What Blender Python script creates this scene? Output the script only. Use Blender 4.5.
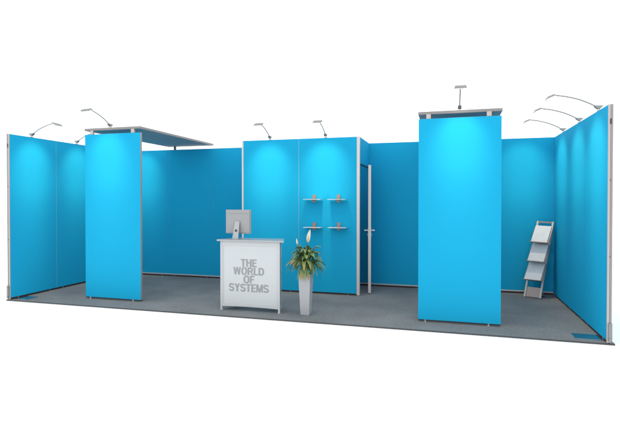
import bpy, bmesh, math, random
from mathutils import Vector, Matrix

for o in list(bpy.data.objects):
    bpy.data.objects.remove(o)
S = bpy.context.scene
COL = S.collection
random.seed(7)
sin, cos, pi = math.sin, math.cos, math.pi

# ------------------------------------------------------------------ camera
CAM = Vector((6.3516, -5.7001, 1.4953))
YAW, PITCH, ROLL, F = -0.281966, -0.012571, 0.000145, 481.127
cd = bpy.data.cameras.new('camera')
cam = bpy.data.objects.new('camera', cd)
COL.objects.link(cam)
S.camera = cam
fw = Vector((sin(YAW) * cos(PITCH), cos(YAW) * cos(PITCH), sin(PITCH)))
rt = Vector((cos(YAW), -sin(YAW), 0))
up = rt.cross(fw)
r2 = cos(ROLL) * rt + sin(ROLL) * up
u2 = -sin(ROLL) * rt + cos(ROLL) * up
m = Matrix((r2, u2, -fw)).transposed().to_4x4()
m.translation = CAM
cam.matrix_world = m
cd.sensor_width = 36
cd.lens = F / 620 * 36
cd.shift_y = -6.266 / 620
cd.clip_start = 0.05
cd.clip_end = 500

# ------------------------------------------------------------------ studio light and exposure
world = bpy.data.worlds.new('World')
S.world = world
world.use_nodes = True
bg = world.node_tree.nodes['Background']
bg.inputs[0].default_value = (1, 1, 1, 1)
bg.inputs[1].default_value = 1.55
S.view_settings.view_transform = 'Standard'
S.view_settings.look = 'None'
S.view_settings.exposure = 0
S.view_settings.gamma = 1

LAMP_COL = (1.0, 0.77, 0.53)
LAMP_W = 12.4

# ------------------------------------------------------------------ materials
def mat(name, col, rough=0.5, metal=0.0, spec=0.5, bump=0.0, bscale=200.0, var=0.0, vscale=3.0, emit=None):
    if name not in ('white_studio_floor', 'lamp_lens'): col = tuple(c * 0.79 for c in col)
    mt = bpy.data.materials.new(name)
    mt.use_nodes = True
    nt = mt.node_tree
    b = nt.nodes['Principled BSDF']
    b.inputs['Base Color'].default_value = (*col, 1)
    b.inputs['Roughness'].default_value = rough
    b.inputs['Metallic'].default_value = metal
    b.inputs['Specular IOR Level'].default_value = spec
    tc = nt.nodes.new('ShaderNodeTexCoord')
    if var > 0:
        n = nt.nodes.new('ShaderNodeTexNoise')
        n.inputs['Scale'].default_value = vscale
        n.inputs['Detail'].default_value = 6
        nt.links.new(tc.outputs['Object'], n.inputs['Vector'])
        mx = nt.nodes.new('ShaderNodeMix')
        mx.data_type = 'RGBA'
        mx.inputs['A'].default_value = (*[c * (1 - var) for c in col], 1)
        mx.inputs['B'].default_value = (*[min(1, c * (1 + var)) for c in col], 1)
        nt.links.new(n.outputs['Fac'], mx.inputs['Factor'])
        nt.links.new(mx.outputs['Result'], b.inputs['Base Color'])
    if bump > 0:
        n2 = nt.nodes.new('ShaderNodeTexNoise')
        n2.inputs['Scale'].default_value = bscale
        n2.inputs['Detail'].default_value = 4
        nt.links.new(tc.outputs['Object'], n2.inputs['Vector'])
        bp = nt.nodes.new('ShaderNodeBump')
        bp.inputs['Strength'].default_value = bump
        bp.inputs['Distance'].default_value = 0.002
        nt.links.new(n2.outputs['Fac'], bp.inputs['Height'])
        nt.links.new(bp.outputs['Normal'], b.inputs['Normal'])
    if emit:
        b.inputs['Emission Color'].default_value = (*emit[0], 1)
        b.inputs['Emission Strength'].default_value = emit[1]
    return mt

M = {}
M['fabric'] = mat('blue_fabric', (0.014, 0.44, 0.755), rough=0.75, spec=0.05, bump=0.12, bscale=500, var=0.03, vscale=1.5)
M['alu'] = mat('brushed_aluminium', (0.70, 0.68, 0.67), rough=0.34, metal=0.85, bump=0.05, bscale=150, var=0.05, vscale=12)
M['alu_dark'] = mat('grey_aluminium', (0.32, 0.335, 0.35), rough=0.4, metal=0.7, var=0.08, vscale=10)
M['profile'] = mat('anodised_profile', (0.76, 0.70, 0.67), rough=0.45, metal=0.15, var=0.04, vscale=9)
M['edge'] = mat('panel_edge', (0.42, 0.34, 0.31), rough=0.5, metal=0.3, var=0.08, vscale=9)
M['polished'] = mat('polished_steel', (0.62, 0.66, 0.70), rough=0.24, metal=1.0)
M['board'] = mat('canopy_board', (0.36, 0.44, 0.48), rough=0.55, spec=0.3, var=0.05, vscale=4)
M['board_edge'] = mat('canopy_edge', (0.29, 0.285, 0.285), rough=0.4, metal=0.3, var=0.06, vscale=10)
M['white'] = mat('white_laminate', (0.63, 0.675, 0.70), rough=0.45, spec=0.4, var=0.02, vscale=5)
M['white2'] = mat('white_powdercoat', (0.62, 0.65, 0.67), rough=0.4, spec=0.4, var=0.02, vscale=8)
M['top'] = mat('grey_laminate', (0.44, 0.46, 0.48), rough=0.3, metal=0.3, var=0.03, vscale=8)
M['ceramic'] = mat('pale_grey_planter', (0.46, 0.48, 0.51), rough=0.35, spec=0.5, var=0.04, vscale=7)
M['letter'] = mat('grey_lettering', (0.32, 0.345, 0.355), rough=0.5)
M['screen_back'] = mat('monitor_shell', (0.36, 0.37, 0.385), rough=0.38, spec=0.5, var=0.03, vscale=6)
M['rim'] = mat('monitor_rim', (0.52, 0.47, 0.46), rough=0.4, metal=0.3)
M['black'] = mat('black_plastic', (0.015, 0.015, 0.017), rough=0.4)
M['dark'] = mat('dark_grey_plastic', (0.06, 0.065, 0.07), rough=0.5)
M['copper'] = mat('copper_bracket', (0.40, 0.27, 0.23), rough=0.4, metal=0.4, var=0.08, vscale=20)
M['shelf'] = mat('pale_shelf', (0.66, 0.74, 0.78), rough=0.25, spec=0.6, var=0.02, vscale=9)
M['bronze'] = mat('warm_grey_metal', (0.40, 0.36, 0.34), rough=0.4, metal=0.7, var=0.08, vscale=15)
M['paper'] = mat('glossy_brochure', (0.74, 0.80, 0.84), rough=0.3, spec=0.5, var=0.1, vscale=14)
M['bracket'] = mat('pinkish_bracket', (0.56, 0.49, 0.46), rough=0.45, metal=0.2)
M['brown'] = mat('dark_brown_gap_shade', (0.05, 0.030, 0.024), rough=0.7)
M['soil'] = mat('potting_soil', (0.03, 0.02, 0.014), rough=0.9, bump=0.6, bscale=60)
M['spathe'] = mat('cream_spathe', (0.88, 0.80, 0.68), rough=0.5, var=0.1, vscale=25)
M['spadix'] = mat('yellow_spadix', (0.60, 0.42, 0.10), rough=0.7, bump=0.5, bscale=300)
M['stem'] = mat('green_stem', (0.09, 0.13, 0.035), rough=0.5)
M['glass'] = mat('lamp_lens', (0.9, 0.9, 0.85), rough=0.2, emit=((1.0, 0.9, 0.7), 3.0))
M['door'] = mat('blue_door', (0.01, 0.28, 0.55), rough=0.5, spec=0.2, var=0.03, vscale=3)
M['ground'] = mat('white_studio_floor', (0.96, 0.96, 0.96), rough=0.9, spec=0.0)

# carpet: speckled loop pile
def carpet():
    mt = bpy.data.materials.new('grey_carpet')
    mt.use_nodes = True
    nt = mt.node_tree
    N, L = nt.nodes, nt.links
    b = N['Principled BSDF']
    b.inputs['Roughness'].default_value = 0.95
    b.inputs['Specular IOR Level'].default_value = 0.1
    tc = N.new('ShaderNodeTexCoord')
    n1 = N.new('ShaderNodeTexNoise'); n1.inputs['Scale'].default_value = 130; n1.inputs['Detail'].default_value = 3
    n2 = N.new('ShaderNodeTexNoise'); n2.inputs['Scale'].default_value = 2.2; n2.inputs['Detail'].default_value = 5
    n3 = N.new('ShaderNodeTexNoise'); n3.inputs['Scale'].default_value = 28; n3.inputs['Detail'].default_value = 6
    for n in (n1, n2, n3): L.new(tc.outputs['Object'], n.inputs['Vector'])
    r1 = N.new('ShaderNodeValToRGB')
    r1.color_ramp.elements[0].position = 0.34; r1.color_ramp.elements[0].color = (0.1120, 0.1220, 0.1260, 1)
    r1.color_ramp.elements[1].position = 0.66; r1.color_ramp.elements[1].color = (0.2620, 0.2820, 0.2900, 1)
    ad = N.new('ShaderNodeMath'); ad.operation = 'MULTIPLY_ADD'; ad.inputs[1].default_value = 0.5
    ad2 = N.new('ShaderNodeMath'); ad2.operation = 'MULTIPLY_ADD'; ad2.inputs[1].default_value = 0.25
    L.new(n2.outputs['Fac'], ad2.inputs[0])
    s3 = N.new('ShaderNodeMath'); s3.operation = 'MULTIPLY'; s3.inputs[1].default_value = 0.25
    L.new(n3.outputs['Fac'], s3.inputs[0]); L.new(s3.outputs[0], ad2.inputs[2])
    L.new(n1.outputs['Fac'], ad.inputs[0]); L.new(ad2.outputs[0], ad.inputs[2])
    L.new(ad.outputs[0], r1.inputs['Fac'])
    L.new(r1.outputs['Color'], b.inputs['Base Color'])
    bp = N.new('ShaderNodeBump'); bp.inputs['Strength'].default_value = 0.5; bp.inputs['Distance'].default_value = 0.004
    L.new(n1.outputs['Fac'], bp.inputs['Height']); L.new(bp.outputs['Normal'], b.inputs['Normal'])
    return mt
M['carpet'] = carpet()

def leaf_mat():
    mt = bpy.data.materials.new('lily_leaf')
    mt.use_nodes = True
    nt = mt.node_tree
    N, L = nt.nodes, nt.links
    b = N['Principled BSDF']
    b.inputs['Roughness'].default_value = 0.42
    at = N.new('ShaderNodeAttribute'); at.attribute_name = 'leaf'
    r = N.new('ShaderNodeValToRGB')
    e = r.color_ramp.elements
    e[0].position = 0.0; e[0].color = (0.030, 0.050, 0.016, 1)
    e[1].position = 1.0; e[1].color = (0.33, 0.21, 0.055, 1)
    k = e.new(0.35); k.color = (0.080, 0.150, 0.042, 1)
    k = e.new(0.62); k.color = (0.165, 0.260, 0.085, 1)
    k = e.new(0.8); k.color = (0.26, 0.20, 0.06, 1)
    L.new(at.outputs['Fac'], r.inputs['Fac'])
    L.new(r.outputs['Color'], b.inputs['Base Color'])
    return mt
M['leaf'] = leaf_mat()

# ------------------------------------------------------------------ helpers
def empty(name, loc=(0, 0, 0), rz=0, label=None, cat=None, group=None):
    o = bpy.data.objects.new(name, None)
    COL.objects.link(o)
    o.location = loc
    o.rotation_euler = (0, 0, rz)
    o.empty_display_size = 0.1
    if label: o['label'] = label
    if cat: o['category'] = cat
    if group: o['group'] = group
    return o

def obj(name, bm, material, parent=None, loc=None, label=None, smooth=False):
    me = bpy.data.meshes.new(name)
    bmesh.ops.recalc_face_normals(bm, faces=bm.faces)
    bm.to_mesh(me); bm.free()
    if smooth:
        for p in me.polygons: p.use_smooth = True
    me.materials.append(material)
    o = bpy.data.objects.new(name, me)
    COL.objects.link(o)
    if parent: o.parent = parent
    if loc: o.location = loc
    if label: o['label'] = label
    return o

def nb(): return bmesh.new()

def box(bm, x0, x1, y0, y1, z0, z1, bev=0.0):
    t = bmesh.new()
    vs = [t.verts.new((x, y, z)) for x in (x0, x1) for y in (y0, y1) for z in (z0, z1)]
    for f in ((0, 1, 3, 2), (4, 6, 7, 5), (0, 4, 5, 1), (2, 3, 7, 6), (0, 2, 6, 4), (1, 5, 7, 3)):
        t.faces.new([vs[i] for i in f])
    if bev:
        bmesh.ops.bevel(t, geom=t.edges[:], offset=bev, segments=2, affect='EDGES', profile=0.6)
    merge(bm, t)
    return bm

def merge(bm, t, mx=None):
    if mx: t.transform(mx)
    mp = {v: bm.verts.new(v.co) for v in t.verts}
    for f in t.faces: bm.faces.new([mp[v] for v in f.verts])
    t.free()

def hexa(bm, bottom, top, bev=0.0):
    """prism from 4 bottom and 4 top points"""
    t = bmesh.new()
    a = [t.verts.new(p) for p in bottom]; b = [t.verts.new(p) for p in top]
    n = len(a)
    t.faces.new(a[::-1]); t.faces.new(b)
    for i in range(n):
        t.faces.new((a[i], a[(i + 1) % n], b[(i + 1) % n], b[i]))
    if bev:
        bmesh.ops.recalc_face_normals(t, faces=t.faces)
        bmesh.ops.bevel(t, geom=t.edges[:], offset=bev, segments=2, affect='EDGES', profile=0.6)
    merge(bm, t)
    return bm

def tube(bm, pts, rad, seg=10):
    pts = [Vector(p) for p in pts]
    rads = rad if isinstance(rad, (list, tuple)) else [rad] * len(pts)
    rings = []
    for i, p in enumerate(pts):
        d = (pts[min(i + 1, len(pts) - 1)] - pts[max(i - 1, 0)]).normalized()
        a = d.cross(Vector((0, 1, 0)) if abs(d.y) < .9 else Vector((1, 0, 0))).normalized()
        c = d.cross(a)
        rings.append([bm.verts.new(p + rads[i] * (cos(2 * pi * k / seg) * a + sin(2 * pi * k / seg) * c)) for k in range(seg)])
    for r, s in zip(rings, rings[1:]):
        for k in range(seg):
            bm.faces.new((r[k], r[(k + 1) % seg], s[(k + 1) % seg], s[k]))
    bm.faces.new(rings[0]); bm.faces.new(rings[-1][::-1])
    return bm

def bar(bm, p, q, across, w, t):
    """rectangular bar from p to q; 'across' is the width direction"""
    p, q = Vector(p), Vector(q)
    d = (q - p).normalized(); a = Vector(across); a = (a - a.dot(d) * d).normalized(); n = d.cross(a)
    c = lambda o: [o - a * w / 2 - n * t / 2, o + a * w / 2 - n * t / 2, o + a * w / 2 + n * t / 2, o - a * w / 2 + n * t / 2]
    return hexa(bm, c(p), c(q))

def spline(pts, n=24):
    pts = [Vector(p) for p in pts]
    P = [2 * pts[0] - pts[1]] + pts + [2 * pts[-1] - pts[-2]]
    out = []
    for i in range(1, len(P) - 2):
        for k in range(n):
            t = k / n
            out.append(.5 * ((2 * P[i]) + (P[i + 1] - P[i - 1]) * t + (2 * P[i - 1] - 5 * P[i] + 4 * P[i + 1] - P[i + 2]) * t * t
                             + (3 * P[i] - P[i - 1] - 3 * P[i + 1] + P[i + 2]) * t ** 3))
    out.append(pts[-1])
    return out

def copy_tree(o, parent=None):
    c = o.copy(); COL.objects.link(c); c.parent = parent
    for ch in list(o.children): copy_tree(ch, c)
    return c

# ------------------------------------------------------------------ the setting
W, D, H = 7.94, 2.674, 2.5
H0 = 0.03          # gap under every panel
T = 0.042          # panel thickness

g = obj('ground', box(nb(), -60, 68, -50, 60, -0.30, -0.016), M['ground'])
g['kind'] = 'structure'
c = obj('carpet_floor', box(nb(), -0.06, W + 0.07, -0.012, D + 0.07, -0.0155, 0.0), M['carpet'])
c['kind'] = 'structure'
c['label'] = 'dark grey carpet covering the stand floor'
tr = nb()
box(tr, -0.066, W + 0.076, -0.018, -0.0125, -0.0155, 0.0015)
box(tr, -0.066, -0.0605, -0.0125, D + 0.076, -0.0155, 0.0015)
box(tr, W + 0.0705, W + 0.076, -0.0125, D + 0.076, -0.0155, 0.0015)
te = obj('edge_trim', tr, M['dark'], c)

# ------------------------------------------------------------------ wall panels
def panel(parent, x0, x1, z0=H0, z1=H, rail=0.0, feet=True, name='panel', g0=0.0012, frame='edge', shade_z0=0.0008):
    """fabric panel in the parent's local XZ plane: front at y=0, body towards +y"""
    fb = nb()
    box(fb, x0 + g0, x1 - g0, 0.0, 0.006, z0 + rail, z1 - 0.002, 0.001)
    box(fb, x0 + g0, x1 - g0, T - 0.006, T, z0 + rail, z1 - 0.002, 0.001)
    p = obj(name, fb, M['fabric'], parent)
    fr = nb()
    box(fr, x0, x1, 0.002, T - 0.002, z0 + rail, z1 - 0.001)
    obj('frame', fr, M[frame], p)
    if rail:
        obj('base_rail', box(nb(), x0 + 0.0005, x1 - 0.0005, -0.003, T - 0.003, z0, z0 + rail - 0.0005, 0.001), M['white2'], p)
    if shade_z0:
        obj('gap_shade', box(nb(), x0 + 0.0003, x1 - 0.0003, 0.012, T - 0.008, shade_z0, z0 - 0.0005), M['brown'], p)  # added dark strip: shades the open gap and blocks light from outside
    if feet:
        for fx in (x0 + 0.14, x1 - 0.14):
            fo = nb()
            tube(fo, [(fx, 0.010, 0.0), (fx, 0.010, 0.006)], 0.018, 14)
            tube(fo, [(fx, 0.007, 0.006), (fx, 0.007, z0 + 0.001)], 0.006, 12)
            obj('foot', fo, M['alu_dark'], p)
    return p

# back wall, eight panels
bw = empty('back_wall', (0, D, 0), 0, 'long blue fabric wall of eight panels along the rear of the grey carpet', 'wall')
pw = W / 8
for i in range(8):
    panel(bw, i * pw, (i + 1) * pw, rail=0.022)

for cx_ in (-T, W):
    obj('corner_post', box(nb(), cx_ + 0.0005, cx_ + T - 0.0005, 0.0005, T - 0.0005, 0.004, H - 0.001), M['edge'], bw)

def end_post(parent, x0, x1, m_front):
    pb = nb()
    box(pb, x0, x1, -0.004, T + 0.004, 0.004, H + 0.002, 0.002)
    return obj('end_profile', pb, m_front, parent)

# left wall : local x runs from the front towards the back, front face looks +X
def side_wall(name, origin, rz, label, flip):
    w = empty(name, origin, rz, label, 'wall')
    n = 3
    L_ = D
    for i in range(n):
        panel(w, i * L_ / n, (i + 1) * L_ / n, g0=0.0022, frame='profile' if rz > 0 else 'edge')
    return w
# rz=+90deg: local x -> world +y, local y -> world -x  (faces +x)
lw = side_wall('side_wall', (0, 0, 0), pi / 2, 'blue fabric side wall at the far left end, with two curved arm lamps in view', False)
# right wall : faces -x ; local x -> world -y, origin at the back corner
rw = side_wall('side_wall', (W, D, 0), -pi / 2, 'blue fabric side wall at the right end with three tall pools of light', True)

# visible end profiles of the side walls (world built in the wall's local frame)
def end_profile(parent, xf, sgn, gear):
    """xf: local x of the front end, sgn: direction pointing out of the wall end"""
    a, b = sorted((xf, xf + sgn * 0.012))
    obj('end_profile', box(nb(), a, b, -0.001, 0.020, 0.006, H + 0.001, 0.0015), M['bracket'], parent)
    obj('end_channel', box(nb(), a, b, 0.0215, T + 0.003, 0.006, H + 0.001, 0.0015), M['alu_dark'], parent)
    e0 = xf + sgn * 0.0125
    # rows of slots: a dark locking slot at the top
    lo, hi = sorted((e0, e0 + sgn * 0.004))
    obj('locking_slot', box(nb(), lo, hi, 0.016, 0.029, 2.295, 2.352), M['black'], parent)
    hb = nb()
    lo, hi = sorted((e0, e0 + sgn * 0.016))
    box(hb, lo, hi, 0.012, T + 0.006, 0.02, 0.215, 0.004)
    tube(hb, [(xf + sgn * 0.013, 0.026, 0.048), (xf + sgn * 0.036, 0.026, 0.048)], 0.014, 14)
    tube(hb, [(xf + sgn * 0.013, 0.026, 0.19), (xf + sgn * 0.033, 0.026, 0.19)], 0.007, 10)
    obj('foot_bracket', hb, M['alu_dark'], parent)
    for z in (0.9, 1.7):
        lo, hi = sorted((e0, e0 + sgn * 0.003))
        obj('screw_cover', box(nb(), lo, hi, 0.021, 0.026, z, z + 0.02), M['dark'], parent)
end_profile(lw, 0.0, -1, True)
end_profile(rw, D, 1, True)
# foot plates lying on the carpet inside the front ends
obj('foot_plate', box(nb(), 0.05, 0.27, -0.24, -0.001, 0.001, 0.007, 0.0015), M['polished'], lw)
obj('foot_plate', box(nb(), D - 0.30, D - 0.08, -0.27, -0.001, 0.001, 0.007, 0.0015), M['polished'], rw)

# ------------------------------------------------------------------ cabin in the middle of the back wall
CX0, CX1, CY = 3.001, 5.001, 1.755
cb = empty('storage_cabin', (CX0, CY, 0), 0, 'blue fabric storage cabin of two wide front panels, in the middle of the back wall', 'cabin')
panel(cb, 0.028, 1.0, name='front_panel')
panel(cb, 1.0, 1.955, name='front_panel')
sm = nb(); box(sm, 0.9992, 1.0012, -0.001, 0.003, H0, H - 0.002)
obj('joint_strip', sm, M['profile'], cb)
obj('corner_post', box(nb(), -0.001, 0.028, -0.002, T, 0.004, H + 0.002, 0.002), M['profile'], cb)
obj('corner_post', box(nb(), 1.955, 2.0, -0.002, T, 0.006, H + 0.002, 0.002), M['profile'], cb)
CDp = D - CY
fb = nb(); box(fb, 0.0, 0.006, T + 0.002, CDp - 0.003, H0, H - 0.002); box(fb, 0.03, 0.036, T + 0.002, CDp - 0.003, H0, H - 0.002)
sp = obj('side_panel', fb, M['fabric'], cb)
obj('frame', box(nb(), 0.002, 0.034, T + 0.001, CDp - 0.002, H0, H - 0.001), M['edge'], sp)
fb = nb(); box(fb, 1.994, 2.0, T + 0.002, CDp - 0.003, 2.085, H - 0.002); box(fb, 1.962, 1.968, T + 0.002, CDp - 0.003, 2.085, H - 0.002)
sp = obj('door_header', fb, M['fabric'], cb)
hf = nb(); box(hf, 1.964, 1.998, T + 0.001, CDp - 0.002, 2.070, H - 0.001)
obj('frame', hf, M['dark'], sp)
# the door stands ajar, hinged at the back wall
hx, hy = 5.012 - CX0, D - 0.012 - CY
fx_, fy_ = 5.127 - CX0, 1.954 - CY
L_ = math.hypot(fx_ - hx, fy_ - hy)
ang = math.atan2(fy_ - hy, fx_ - hx)
door = obj('door', box(nb(), 0.0, L_ - 0.022, -0.019, 0.019, 0.012, 2.062, 0.002), M['door'], cb)
door.location = (hx, hy, 0); door.rotation_euler = (0, 0, ang)
obj('door_edge', box(nb(), L_ - 0.0215, L_, -0.0225, 0.0225, 0.012, 2.066, 0.003), M['profile'], door)
obj('door_shoe', box(nb(), L_ - 0.02, L_ - 0.002, -0.015, 0.015, 0.001, 0.0115), M['black'], door)
for s in (-1, 1):
    hb = nb()
    hxp = L_ - 0.06
    box(hb, hxp - 0.02, hxp + 0.02, *sorted((s * 0.0195, s * 0.026)), 0.90, 1.06, 0.002)
    tube(hb, [(hxp, s * 0.026, 1.018), (hxp, s * 0.072, 1.018)], 0.011, 12)
    tube(hb, [(hxp + 0.008, s * 0.072, 1.018), (hxp - 0.10, s * 0.075, 1.018)], 0.0105, 12)
    tube(hb, [(hxp, s * 0.026, 0.945), (hxp, s * 0.036, 0.945)], 0.011, 12)
    obj('handle', hb, M['alu'], door)

# ------------------------------------------------------------------ two free-standing columns
def column(x, y, w, label):
    e = empty('display_column', (x, y, 0), 0, label, 'display column', 'display columns at the front of the stand')
    panel(e, 0.0, w, feet=False, g0=0.0004, shade_z0=0.014)
    for fx in (0.085, w - 0.135):
        fo = nb()
        tube(fo, [(fx, 0.008, 0.0), (fx, 0.008, 0.006)], 0.022, 16)
        tube(fo, [(fx, 0.004, 0.006), (fx, 0.004, H0 + 0.001)], 0.011, 14)
        obj('foot', fo, M['alu'], e)
    for px in (0.117, w - 0.138):
        obj('canopy_bracket', box(nb(), px - 0.027, px + 0.027, 0.006, 0.036, H + 0.0005, ZC - 0.0005, 0.003), M['bracket'], e)
    return e
ZC = 2.558     # underside of the canopies
column(1.013, 0.400, 0.978, 'blue fabric display column standing near the left wall, beside the reception counter')
column(5.985, 0.375, 0.955, 'blue fabric display column at the right, between the cabin door and the leaflet rack')

def canopy(x, y, label, back_bracket):
    e = empty('canopy', (x, y, 0), 0, label, 'canopy', 'flat canopies running from the columns to the back wall')
    y1 = D + 0.03 - y
    obj('board', box(nb(), 0.018, 0.982, 0.006, y1 - 0.006, ZC + 0.0015, ZC + 0.026), M['board'], e)
    fr = nb()
    z0, z1 = ZC, ZC + 0.035
    box(fr, 0.012, 0.988, -0.02, 0.0055, z0, z1, 0.003)
    box(fr, 0.012, 0.988, y1 - 0.0055, y1 + 0.01, z0, z1, 0.003)
    box(fr, 0.012, 0.0175, 0.0058, y1 - 0.0058, z0, z1, 0.003)
    box(fr, 0.9825, 0.988, 0.0058, y1 - 0.0058, z0, z1, 0.003)
    obj('edge_frame', fr, M['board_edge'], e)
    for bx in (0.155,):
        obj('rear_bracket', box(nb(), bx - 0.018, bx + 0.018, D + 0.006 - y, D + 0.036 - y, H + 0.0005, z0 - 0.0005), M['black'], e)
    return e
canopy(0.990, 0.425, 'flat grey canopy board over the left column, its dark underside open to view', True)
canopy(5.965, 0.425, 'flat grey canopy board over the right column, seen almost edge on', True)

# ------------------------------------------------------------------ arm lamps
def make_lamp(name='arm_lamp', added_beam=False, watts=LAMP_W):
    """base at origin on the wall top, arm along local +x, lights the wall below x=0"""
    r = empty(name)
    b = nb()
    box(b, -0.018, 0.018, -0.022, 0.022, 0.0, 0.012, 0.002)
    box(b, -0.010, 0.010, -0.010, 0.010, 0.012, 0.03)
    obj('clamp', b, M['alu'], r)
    t = nb()   # wedge-shaped transformer housing
    A = [(-0.044, 0.058), (-0.008, 0.022), (0.016, 0.022), (0.052, 0.053), (0.044, 0.063)]
    hexa(t, [(x, -0.021, z) for x, z in A], [(x, 0.021, z) for x, z in A], 0.003)
    obj('transformer', t, M['alu_dark'], r)
    a = nb()
    pts = spline([(0.04, 0, 0.058), (0.09, 0, 0.088), (0.19, 0, 0.136), (0.32, 0, 0.178), (0.46, 0, 0.206)], 8)
    tube(a, pts, 0.0072, 8)
    obj('arm', a, M['alu_dark'], r, smooth=True)
    h = nb()
    hd = empty('tmp')
    bpy.data.objects.remove(hd)
    w = 0.070
    # housing: shallow tapered box, tilted down
    P0 = Vector((0.452, 0, 0.216)); P1 = Vector((0.553, 0, 0.176))
    dx = (P1 - P0).normalized(); nz = Vector((-dx.z, 0, dx.x))
    def ring(off, sh, ws):
        return [P0 + dx * sh - nz * off + Vector((0, -ws, 0)), P1 - dx * sh - nz * off + Vector((0, -ws, 0)),
                P1 - dx * sh - nz * off + Vector((0, ws, 0)), P0 + dx * sh - nz * off + Vector((0, ws, 0))]
    hexa(h, ring(0.026, 0.0, w), ring(0.0, 0.018, w * 0.84), 0.004)
    head = obj('lamp_head', h, M['alu_dark'], r)
    l = nb(); hexa(l, ring(0.029, 0.012, w - 0.012), ring(0.0262, 0.012, w - 0.012))
    obj('lens', l, M['glass'], head)
    def bulb(loc, aim, wall, size):
        """asymmetric wall-washer beam, shaped by added nodes: it grows towards the foot of the wall it serves"""
        ld = bpy.data.lights.new('bulb_light', 'SPOT')
        ld.energy = watts; ld.color = LAMP_COL; ld.spot_size = math.radians(size); ld.spot_blend = 0.75
        ld.shadow_soft_size = 0.06
        lo = bpy.data.objects.new('bulb_light', ld); COL.objects.link(lo); lo.parent = head
        lo.location = loc
        q = Vector(aim).normalized().to_track_quat('-Z', 'Y')
        lo.rotation_euler = q.to_euler()
        wl = q.inverted() @ Vector(wall)
        ld.use_nodes = True
        nt = ld.node_tree; N, L = nt.nodes, nt.links
        em = N['Emission']
        tc = N.new('ShaderNodeTexCoord')
        dt = N.new('ShaderNodeVectorMath'); dt.operation = 'DOT_PRODUCT'; dt.inputs[1].default_value = wl
        L.new(tc.outputs['Normal'], dt.inputs[0])
        ab = N.new('ShaderNodeMath'); ab.operation = 'ABSOLUTE'; L.new(dt.outputs['Value'], ab.inputs[0])
        mxm = N.new('ShaderNodeMath'); mxm.operation = 'MAXIMUM'; mxm.inputs[1].default_value = 0.42; L.new(ab.outputs[0], mxm.inputs[0])
        pw_ = N.new('ShaderNodeMath'); pw_.operation = 'POWER'; pw_.inputs[1].default_value = -2.4; L.new(mxm.outputs[0], pw_.inputs[0])
        mr = N.new('ShaderNodeMapRange'); mr.interpolation_type = 'SMOOTHSTEP'
        mr.inputs['From Min'].default_value = -0.12; mr.inputs['From Max'].default_value = 0.32
        L.new(dt.outputs['Value'], mr.inputs['Value'])
        mu = N.new('ShaderNodeMath'); mu.operation = 'MULTIPLY'
        L.new(pw_.outputs[0], mu.inputs[0]); L.new(mr.outputs['Result'], mu.inputs[1])
        # added sideways falloff: the pool narrows to either side of the lamp
        side = wl.cross(q.inverted() @ Vector((0, 0, 1))).normalized()
        ds = N.new('ShaderNodeVectorMath'); ds.operation = 'DOT_PRODUCT'; ds.inputs[1].default_value = side
        L.new(tc.outputs['Normal'], ds.inputs[0])
        sa = N.new('ShaderNodeMath'); sa.operation = 'ABSOLUTE'; L.new(ds.outputs['Value'], sa.inputs[0])
        m2 = N.new('ShaderNodeMath'); m2.operation = 'MAXIMUM'; m2.inputs[1].default_value = 0.22; L.new(dt.outputs['Value'], m2.inputs[0])
        dv = N.new('ShaderNodeMath'); dv.operation = 'DIVIDE'; L.new(sa.outputs[0], dv.inputs[0]); L.new(m2.outputs[0], dv.inputs[1])
        m3 = N.new('ShaderNodeMapRange'); m3.interpolation_type = 'SMOOTHSTEP'
        m3.inputs['From Min'].default_value = 0.15; m3.inputs['From Max'].default_value = 1.4
        m3.inputs['To Min'].default_value = 1.0; m3.inputs['To Max'].default_value = 0.0
        L.new(dv.outputs[0], m3.inputs['Value'])
        mu2 = N.new('ShaderNodeMath'); mu2.operation = 'MULTIPLY'
        L.new(mu.outputs[0], mu2.inputs[0]); L.new(m3.outputs['Result'], mu2.inputs[1])
        L.new(mu2.outputs[0], em.inputs['Strength'])
    bulb((0.485, 0, 0.145), (-0.5, 0, -0.85), (-1, 0, 0), 84)
    if added_beam:
        bulb((0.485, added_beam * 0.03, 0.145), (0, added_beam * 0.5, -0.85), (0, added_beam, 0), 86)  # extra spot added in the same head to make the back wall glow
    return r

def put(r, loc, rz, label):
    r.location = loc; r.rotation_euler = (0, 0, rz)
    r['label'] = label; r['category'] = 'lamp'; r['group'] = 'curved arm lamps clipped along the top of the stand'
    return r
lamp = make_lamp()
ZT = H + 0.002
put(lamp, (-0.02, 0.415, ZT), 0, 'arm lamp on the left wall nearest its front end, whole curved arm in view')
put(copy_tree(lamp), (-0.02, 1.376, ZT), 0, 'arm lamp on the left wall with its head hidden behind the left column')
put(copy_tree(lamp), (W + 0.02, 0.398, ZT), pi, 'foremost and highest of the three arm lamps on the right wall')
put(copy_tree(lamp), (W + 0.02, 1.229, ZT), pi, 'middle of the three arm lamps on the right wall')
put(copy_tree(lamp), (3.498, CY + 0.02, ZT), -pi / 2, 'arm lamp on top of the cabin front, left one, above the counter')
put(copy_tree(lamp), (4.447, CY + 0.02, ZT), -pi / 2, 'arm lamp on top of the cabin front, right one, above the shelves')
lamp_c = make_lamp(watts=LAMP_W * 0.72)
put(lamp_c, (1.43, 0.455, ZC + 0.0355), -pi / 2, 'arm lamp standing on the canopy of the left column')
put(copy_tree(lamp_c), (6.468, 0.475, ZC + 0.0355), -pi / 2, 'arm lamp standing on the canopy of the right column')
lamp_r = make_lamp(added_beam=-1)
put(lamp_r, (W + 0.02, 2.146, ZT), pi, 'rearmost of the three arm lamps on the right wall, by the back corner')
lamp_l = make_lamp(added_beam=1)
put(lamp_l, (-0.02, 2.18, ZT), 0, 'arm lamp at the rear corner of the left wall, behind the left column')

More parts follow.
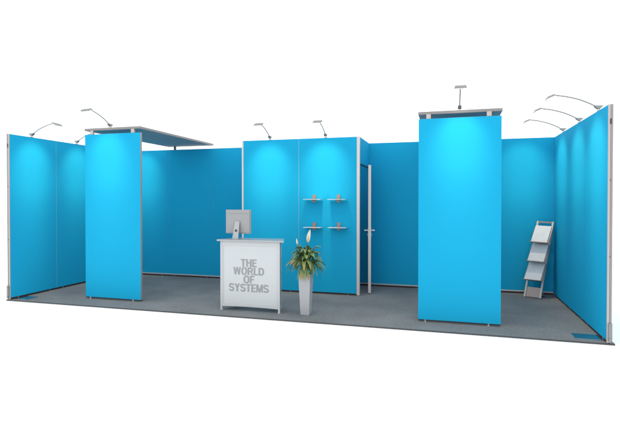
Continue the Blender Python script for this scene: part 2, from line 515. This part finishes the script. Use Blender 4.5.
# ------------------------------------------------------------------ wall shelves on the cabin
def make_shelf():
    r = empty('wall_shelf')
    bd = nb(); box(bd, -0.142, 0.142, -0.17, -0.012, -0.005, 0.005, 0.002)
    obj('shelf_board', bd, M['shelf'], r)
    k = nb()
    box(k, -0.027, 0.027, -0.011, -0.0005, -0.045, 0.075, 0.002)
    box(k, -0.027, 0.027, -0.075, -0.0115, 0.0055, 0.012, 0.001)
    box(k, -0.027, 0.027, -0.120, -0.0115, -0.014, -0.0055, 0.001)
    obj('bracket', k, M['copper'], r)
    return r
sh = make_shelf()
spots = [(4.266, 1.516, 'upper left pale wall shelf with a copper clip, beside the cabin panel joint'),
         (4.665, 1.515, 'upper right pale wall shelf with a copper clip, on the side of the cabin door'),
         (4.266, 1.070, 'lower left pale wall shelf with a copper clip, just above the white flower'),
         (4.670, 1.073, 'lower right pale wall shelf with a copper clip, nearest the cabin door handle')]
for i, (x, z, lb) in enumerate(spots):
    s_ = sh if i == 0 else copy_tree(sh)
    s_.location = (x, CY, z)
    s_['label'] = lb; s_['category'] = 'shelf'; s_['group'] = 'four small shelves on the cabin front'

# ------------------------------------------------------------------ counter
ct = empty('reception_counter', (3.785, 0.28, 0), 0, 'silver framed white reception counter with grey capital lettering on its front', 'counter')
X0, X1, Yb = -0.45, 0.42, 0.32     # front half-widths; back narrower
B0, B1 = -0.34, 0.318
def post(x, y, w=0.03):
    b = nb()
    box(b, x - w / 2, x + w / 2, y, y + w, 0.0, 0.012, 0.002)
    box(b, x - w / 2 + 0.003, x + w / 2 - 0.003, y + 0.003, y + w - 0.003, 0.012, 0.944, 0.002)
    return b
for (x, y) in ((X0 + 0.016, 0.0), (X1 - 0.016, 0.0), (B0, Yb - 0.03), (B1, Yb - 0.03)):
    obj('post', post(x, y), M['white2'], ct)
# front panel with raised border, curved lower rail
fr = nb()
box(fr, X0 + 0.030, X1 - 0.030, 0.006, 0.024, 0.885, 0.943, 0.002)
box(fr, X0 + 0.030, X0 + 0.048, 0.006, 0.024, 0.092, 0.8848, 0.002)
box(fr, X1 - 0.048, X1 - 0.030, 0.006, 0.024, 0.092, 0.8848, 0.002)
n = 20
prof = [(X0 + 0.03 + (X1 - X0 - 0.06) * k / n) for k in range(n + 1)]
arch = lambda x: 0.052 + 0.009 * (1 - (x / 0.43) ** 2)
for a_, b_ in zip(prof, prof[1:]):
    hexa(fr, [(a_, 0.006, arch(a_)), (b_, 0.006, arch(b_)), (b_, 0.024, arch(b_)), (a_, 0.024, arch(a_))],
         [(a_, 0.006, 0.0918), (b_, 0.006, 0.0918), (b_, 0.024, 0.0918), (a_, 0.024, 0.0918)])
bmesh.ops.remove_doubles(fr, verts=fr.verts, dist=1e-6)
obj('front_frame', fr, M['white2'], ct)
fp = obj('front_panel', box(nb(), X0 + 0.0485, X1 - 0.0485, 0.012, 0.020, 0.0925, 0.8845), M['white'], ct)
for s in (-1, 1):
    xa, xb = (X1 - 0.004 if s > 0 else X0 + 0.004), s * (B1 + 0.012)
    sd = nb()
    hexa(sd, [(xa, 0.030, 0.05), (xb, Yb - 0.031, 0.05), (xb - s * 0.012, Yb - 0.031, 0.05), (xa - s * 0.012, 0.030, 0.05)],
         [(xa, 0.030, 0.943), (xb, Yb - 0.031, 0.943), (xb - s * 0.012, Yb - 0.031, 0.943), (xa - s * 0.012, 0.030, 0.943)])
    obj('side_panel', sd, M['alu_dark'], ct)
wt = nb()
hexa(wt, [(-0.485, -0.03, 0.9445), (0.485, -0.03, 0.9445), (0.365, Yb + 0.01, 0.9445), (-0.365, Yb + 0.01, 0.9445)],
     [(-0.485, -0.03, 0.967), (0.485, -0.03, 0.967), (0.365, Yb + 0.01, 0.967), (-0.365, Yb + 0.01, 0.967)], 0.003)
obj('worktop', wt, M['top'], ct)

# lettering: heavy condensed capitals drawn from strokes
SW = 0.21
def arc_pts(cx_, cz_, rx, rz_, a0, a1, n=20, e=2.6):
    out = []
    for i in range(n + 1):
        a = math.radians(a0 + (a1 - a0) * i / n)
        c_, s_ = cos(a), sin(a)
        out.append((cx_ + rx * math.copysign(abs(c_) ** (2 / e), c_), cz_ + rz_ * math.copysign(abs(s_) ** (2 / e), s_)))
    return out
def glyph(ch):
    """list of strokes: ('r', x0, x1, z0, z1) rectangles, ('q', 4 points), ('p', points) thick path; returns strokes, width"""
    h = SW / 2
    if ch == 'T': return [('r', 0, .58, 1 - .17, 1), ('r', .29 - h, .29 + h, 0, .83)], .58
    if ch == 'H': return [('r', 0, SW, 0, 1), ('r', .64 - SW, .64, 0, 1), ('r', SW, .64 - SW, .43, .60)], .64
    if ch == 'E': return [('r', 0, SW, 0, 1), ('r', SW, .55, .83, 1), ('r', SW, .52, .43, .59), ('r', SW, .56, 0, .17)], .56
    if ch == 'F': return [('r', 0, SW, 0, 1), ('r', SW, .54, .83, 1), ('r', SW, .49, .42, .58)], .54
    if ch == 'L': return [('r', 0, SW, 0, 1), ('r', SW, .53, 0, .17)], .53
    if ch == 'D': return [('r', 0, SW, 0, 1), ('p', [(SW, .915), (.30, .915)] + arc_pts(.30, .5, .265, .415, 90, -90, 18, 2.4) + [(.30, .085), (SW, .085)])], .66
    if ch == 'O': return [('p', arc_pts(.35, .5, .255, .425, 0, 360, 36, 2.4))], .70
    if ch == 'R': return [('r', 0, SW, 0, 1), ('p', [(SW, .915), (.36, .915)] + arc_pts(.36, .70, .19, .215, 90, -90, 14, 2.4) + [(.36, .485), (SW, .485)]),
                          ('q', [(.36, .45), (.54, .46), (.67, 0), (.47, 0)])], .67
    if ch == 'S': return [('p', arc_pts(.32, .715, .225, .200, 10, 250, 22, 2.3) + arc_pts(.32, .285, .235, .200, 78, -172, 22, 2.3))], .64
    if ch == 'Y': return [('q', [(0, 1), (.21, 1), (.43, .42), (.23, .42)]), ('q', [(.45, 1), (.66, 1), (.43, .42), (.23, .42)]), ('r', .33 - h, .33 + h, 0, .43)], .66
    if ch == 'W': return [('q', [(0, 1), (.19, 1), (.33, 0), (.15, 0)]), ('q', [(.15, 0), (.33, 0), (.54, 1), (.37, 1)]),
                          ('q', [(.37, 1), (.54, 1), (.76, 0), (.58, 0)]), ('q', [(.58, 0), (.76, 0), (.91, 1), (.72, 1)])], .91
    if ch == 'M': return [('r', 0, .17, 0, 1), ('r', .63, .80, 0, 1), ('q', [(.0, 1), (.23, 1), (.49, 0), (.31, 0)]), ('q', [(.57, 1), (.80, 1), (.49, 0), (.31, 0)])], .80
def word(txt, x0, x1, z0, z1, parent, y):
    total = sum(glyph(c)[1] for c in txt) + 0.055 * (len(txt) - 1)
    kx, kz = (x1 - x0) / total, (z1 - z0)
    bm = nb(); pen = 0.0; k = 0
    def quad(pts, k):
        f, bk = y - 0.0008 - 0.00012 * k, y - 0.0001
        P = [(x0 + (pen + px_) * kx, z0 + pz * kz) for px_, pz in pts]
        hexa(bm, [(a, f, b) for a, b in P], [(a, bk, b) for a, b in P])
    for ch in txt:
        st_, w_ = glyph(ch)
        for i, q in enumerate(st_):
            if q[0] == 'r': quad([(q[1], q[3]), (q[2], q[3]), (q[2], q[4]), (q[1], q[4])], i)
            elif q[0] == 'q': quad(q[1], i)
            else:
                pts = [Vector((a, b)) for a, b in q[1]]
                closed = (pts[0] - pts[-1]).length < 1e-6
                L1, L2 = [], []
                for j, p in enumerate(pts):
                    if closed: a_, b_ = pts[(j - 1) % (len(pts) - 1)], pts[(j + 1) % (len(pts) - 1)]
                    else: a_, b_ = pts[max(j - 1, 0)], pts[min(j + 1, len(pts) - 1)]
                    t_ = (b_ - a_).normalized(); n_ = Vector((-t_.y, t_.x))
                    hw = SW / 2 * (1 - 0.10 * abs(n_.y))
                    L1.append(p + n_ * hw); L2.append(p - n_ * hw)
                f, bk = y - 0.0008 - 0.00012 * i, y - 0.0001
                tf = lambda v, yy: bm.verts.new((x0 + (pen + v.x) * kx, yy, z0 + v.y * kz))
                r = [[tf(a, f), tf(b, f), tf(b, bk), tf(a, bk)] for a, b in zip(L1, L2)]
                for a, b in zip(r, r[1:]):
                    for m_ in range(4): bm.faces.new((a[m_], a[(m_ + 1) % 4], b[(m_ + 1) % 4], b[m_]))
                if not closed: bm.faces.new(r[0]); bm.faces.new(r[-1][::-1])
        pen += w_ + 0.055
    o = obj('lettering', bm, M['letter'], parent)
    o['label'] = 'grey word ' + txt
    return o
cx = 3.785
for t_, a_, b_, z0, z1 in (('THE', 3.640, 3.872, 0.602, 0.706), ('WORLD', 3.531, 3.977, 0.492, 0.595),
                           ('OF', 3.680, 3.838, 0.379, 0.484), ('SYSTEMS', 3.465, 4.043, 0.263, 0.371)):
    word(t_, a_ - cx, b_ - cx, z0, z1, fp, 0.0118)

# ------------------------------------------------------------------ monitor on the counter, seen from behind
mo = empty('computer_monitor', (3.533, 0.44, 0.967), 0, 'flat square computer monitor turned away from us, on the left of the counter top', 'monitor')
tilt = nb()
sh_ = obj('shell', box(nb(), -0.176, 0.176, -0.012, 0.018, 0.082, 0.392, 0.006), M['screen_back'], mo)
rim = nb()
for a_ in ((-0.185, 0.185, 0.002, 0.028, 0.392, 0.401), (-0.185, 0.185, 0.002, 0.028, 0.073, 0.082),
           (-0.185, -0.1765, 0.002, 0.028, 0.0825, 0.3915), (0.1765, 0.185, 0.002, 0.028, 0.0825, 0.3915)):
    box(rim, *a_, 0.0015)
obj('bezel', rim, M['rim'], mo)
obj('screen', box(nb(), -0.176, 0.176, 0.0185, 0.024, 0.0825, 0.3915), M['black'], mo)
vt = nb()
for k in range(9):
    box(vt, -0.15 + k * 0.034, -0.125 + k * 0.034, -0.0135, -0.0122, 0.345, 0.356)
obj('vent', vt, M['alu_dark'], mo)
st = nb()   # bent metal foot: slanting plate widening downwards, and a base
hexa(st, [(-0.044, -0.100, 0.006), (0.044, -0.100, 0.006), (0.044, -0.088, 0.006), (-0.044, -0.088, 0.006)],
     [(-0.034, -0.030, 0.235), (0.034, -0.030, 0.235), (0.034, -0.018, 0.235), (-0.034, -0.018, 0.235)], 0.002)
box(st, -0.044, 0.044, -0.102, 0.06, 0.0005, 0.0055, 0.001)
box(st, -0.034, 0.034, -0.030, -0.0125, 0.20, 0.245, 0.003)
stand = obj('stand', st, M['top'], mo)
rg = nb(); tube(rg, [(0, -0.078, 0.112), (0, -0.058, 0.122)], 0.014, 16)
obj('cable_hole', rg, M['dark'], stand)

# ------------------------------------------------------------------ potted plant
pt = empty('potted_plant', (4.545, 0.345, 0), 0, 'peace lily with two cream flowers in a tall tapered pale grey planter', 'plant')
pb = nb()
hb, ht, HP = 0.058, 0.082, 0.545
sq = lambda h, z: [(-h, -h, z), (h, -h, z), (h, h, z), (-h, h, z)]
t = bmesh.new()
rings = [sq(hb - .004, 0.0), sq(hb, 0.006), sq(ht - 0.002, HP - 0.006), sq(ht, HP - 0.003), sq(ht - 0.001, HP), sq(ht - 0.010, HP), sq(ht - 0.014, HP - 0.06)]
R_ = [[t.verts.new(p) for p in r] for r in rings]
t.faces.new(R_[0][::-1])
for a_, b_ in zip(R_, R_[1:]):
    for k in range(4): t.faces.new((a_[k], a_[(k + 1) % 4], b_[(k + 1) % 4], b_[k]))
t.faces.new(R_[-1])
merge(pb, t)
pot = obj('pot', pb, M['ceramic'], pt)
obj('soil', box(nb(), -ht + 0.016, ht - 0.016, -ht + 0.016, ht - 0.016, HP - 0.059, HP - 0.02), M['soil'], pot)

def leaf(bm, lay, base, az, reach, height, droop, width, tone, rng):
    """an arching pointed blade"""
    n = 12
    dirv = Vector((cos(az), sin(az), 0)); side = Vector((-sin(az), cos(az), 0))
    prev = None
    tw = rng.uniform(-0.5, 0.5)
    for i in range(n + 1):
        t = i / n
        r = reach * (t ** 1.15)
        z = height * (1 - (1 - min(1, t * 1.35)) ** 2) - droop * max(0, t - 0.45) ** 1.7 * 2.2
        p = Vector(base) + dirv * r + Vector((0, 0, z)) + side * 0.02 * tw * sin(t * pi)
        if t < 0.30: w = 0.0028
        else:
            s = (t - 0.30) / 0.70
            w = 0.0028 + width * (sin(pi * s ** 0.8) ** 0.8 if 0 < s < 1 else 0)
        if i == n: w = 0.0004
        fold = 0.32 * w
        wob = 0.003 * sin(t * 17 + az * 3)
        a = bm.verts.new(p - side * w + Vector((0, 0, fold + wob + tw * w * .7)))
        m_ = bm.verts.new(p - Vector((0, 0, fold * .3)))
        b = bm.verts.new(p + side * w + Vector((0, 0, fold - wob - tw * w * .7)))
        tv = tone + (max(0, t - 0.72) ** 1.2) * 1.5 * rng.uniform(.2, 1.2)
        for v, k in ((a, .05), (m_, -.03), (b, .05)): v[lay] = max(0, min(1, tv + k))
        if prev:
            for q in ((prev[0], prev[1], m_, a), (prev[1], prev[2], b, m_)):
                bm.faces.new(q)
        prev = (a, m_, b)
rng = random.Random(21)
lb_ = nb()
lay = lb_.verts.layers.float.new('leaf')
NL = 94
for i in range(NL):
    az = i * 2.39996 + rng.uniform(-.25, .25)
    u = i / NL
    if u < 0.40:      # outer drooping
        reach, hgt, dr, wd = rng.uniform(.20, .285), rng.uniform(.16, .24), rng.uniform(.08, .24), rng.uniform(.019, .028)
    elif u < 0.68:
        reach, hgt, dr, wd = rng.uniform(.17, .27), rng.uniform(.22, .33), rng.uniform(.02, .13), rng.uniform(.018, .027)
    else:             # upright heart
        reach, hgt, dr, wd = rng.uniform(.07, .21), rng.uniform(.29, .39), rng.uniform(.0, .10), rng.uniform(.014, .022)
    bs = (rng.uniform(-.03, .03), rng.uniform(-.03, .03), HP - 0.025)
    tone = rng.choice([.15, .25, .33, .4, .48, .56, .66])
    leaf(lb_, lay, bs, az, reach, hgt, dr, wd, tone, rng)
for az in (-1.9, -1.35, -1.6, -0.9, -2.3, -0.4):   # short leaves hanging over the rim
    leaf(lb_, lay, (0, -0.03, HP - 0.02), az, rng.uniform(.10, .14), .11, .22, .022, rng.choice([.55, .64, .6]), rng)
me = bpy.data.meshes.new('foliage'); lb_.to_mesh(me); lb_.free()
for p in me.polygons: p.use_smooth = True
me.materials.append(M['leaf'])
fo = bpy.data.objects.new('foliage', me); COL.objects.link(fo); fo.parent = pt

def flower(top, base, size, az):
    r = obj('flower_stem', tube(nb(), spline([base, ((base[0] * .6 + top[0] * .4), (base[1] * .6 + top[1] * .4), (base[2] + top[2]) / 2 + .02), top], 8), 0.0035, 8), M['stem'], pt, smooth=True)
    # spathe : pointed cupped bract
    b = nb(); n = 12; prev = None
    sd = Vector((cos(az), sin(az), 0)); nn = Vector((-sin(az), cos(az), 0))
    for i in range(n + 1):
        t_ = i / n
        w = size * 0.135 * (sin(pi * t_ ** .8) ** .8 if 0 < t_ < 1 else 0) + 0.0008
        c_ = Vector(top) + Vector((0, 0, size * t_)) + sd * size * .16 * t_ * t_ + nn * size * 0.10 * sin(t_ * pi)
        row = [b.verts.new(c_ + sd * w * k - nn * w * .55 * k * k) for k in (-1, -.5, 0, .5, 1)]
        if prev:
            for k in range(4): b.faces.new((prev[k], prev[k + 1], row[k + 1], row[k]))
        prev = row
    so = obj('spathe', b, M['spathe'], r, smooth=True)
    md = so.modifiers.new('thickness', 'SOLIDIFY'); md.thickness = 0.0015
    obj('spadix', tube(nb(), [Vector(top) + Vector((0, 0, .01)) - nn * .006, Vector(top) + Vector((0, 0, size * .3)) - nn * .010, Vector(top) + Vector((0, 0, size * .55)) - nn * .008 + sd * size * .03], [0.0045, 0.006, 0.003], 10), M['spadix'], r, smooth=True)
flower((0.035, -0.02, 0.945), (0.0, 0, HP - 0.03), 0.175, 0.35)
flower((-0.115, -0.02, 0.915), (-0.01, 0, HP - 0.03), 0.085, 2.6)

# ------------------------------------------------------------------ leaflet rack
BL, BR_ = Vector((7.478, 2.444, 0)), Vector((7.703, 2.333, 0))
TL, TR = Vector((7.693, 2.615, 1.174)), Vector((7.912, 2.515, 1.166))
org = (BL + BR_) / 2
rk = empty('leaflet_rack', org, 0, 'leaning silver rack with three tilted trays of leaflets in the rear right corner', 'leaflet rack')
def at(s, t, off=0.0):
    """s across 0..1, t along the rails 0..1, off outward"""
    p = (BL * (1 - s) + BR_ * s) * (1 - t) + (TL * (1 - s) + TR * s) * t
    return p - org + NRM * off
U = (BR_ - BL).normalized()
V = ((TL + TR) / 2 - (BL + BR_) / 2).normalized()
NRM = U.cross(V).normalized()
if NRM.y > 0: NRM = -NRM
for s in (0.045, 0.955):
    obj('rail', bar(nb(), at(s, 0), at(s, 1), U, 0.026, 0.034), M['profile'], rk)
for t_, nm in ((0.988, 'top_bar'), (0.70, 'cross_bar'), (0.46, 'cross_bar'), (0.24, 'cross_bar')):
    obj(nm, bar(nb(), at(0.105, t_), at(0.895, t_), V, 0.024, 0.02), M['bronze'], rk)
obj('base_plate', hexa(nb(), [at(.105, .004, -.006), at(.895, .004, -.006), at(.895, .004, .006), at(.105, .004, .006)],
                       [at(.105, .13, -.006), at(.895, .13, -.006), at(.895, .13, .006), at(.105, .13, .006)]), M['bronze'], rk)
obj('rear_shadow', hexa(nb(), [at(.04, .0, -.02), at(.96, .0, -.02), at(.96, .0, -.20), at(.04, .0, -.20)],
                      [at(.04, .0, -.02) + Vector((0, 0, .008)), at(.96, .0, -.02) + Vector((0, 0, .008)), at(.96, .0, -.20) + Vector((0, 0, .05)), at(.04, .0, -.20) + Vector((0, 0, .05))]), M['dark'], rk)  # dark wedge standing in for the shadow behind the rack
for (ta, tb) in ((.93, .695), (.69, .445), (.445, .205)):
    A_, B_ = lambda s, o=0: at(s, ta, 0.022 + o), lambda s, o=0: at(s, tb, 0.125 + o)
    th = 0.008
    tray = obj('tray', hexa(nb(), [B_(-.03), B_(1.03), B_(1.03, th), B_(-.03, th)], [A_(-.03), A_(1.03), A_(1.03, th), A_(-.03, th)]), M['bronze'], rk)
    d_ = (B_(0) - A_(0)).normalized()
    o2 = U.cross(d_).normalized()
    if o2.y > 0: o2 = -o2
    obj('lip', hexa(nb(), [B_(-.03, th) - d_ * .0, B_(1.03, th), B_(1.03, th) + o2 * .034, B_(-.03, th) + o2 * .034],
                    [p - d_ * .008 for p in (B_(-.03, th), B_(1.03, th), B_(1.03, th) + o2 * .034, B_(-.03, th) + o2 * .034)]), M['bronze'], tray)
    lb2 = obj('leaflet_stack', hexa(nb(), [q + o2 * .001 - d_ * .009 for q in (B_(.03, th), B_(.97, th), B_(.97, th) + o2 * .022, B_(.03, th) + o2 * .022)],
                        [q + o2 * .001 - d_ * .0 for q in (A_(.03, th), A_(.97, th), A_(.97, th) + o2 * .018, A_(.03, th) + o2 * .018)]), M['paper'])
    lb2.location = org
    lb2['label'] = {.93: 'stack of pale leaflets in the top tray of the rack', .69: 'stack of pale leaflets in the middle tray of the rack',
                    .445: 'stack of pale leaflets in the lowest tray of the rack'}[ta]
    lb2['category'] = 'leaflets'; lb2['group'] = 'leaflet stacks in the rack trays'
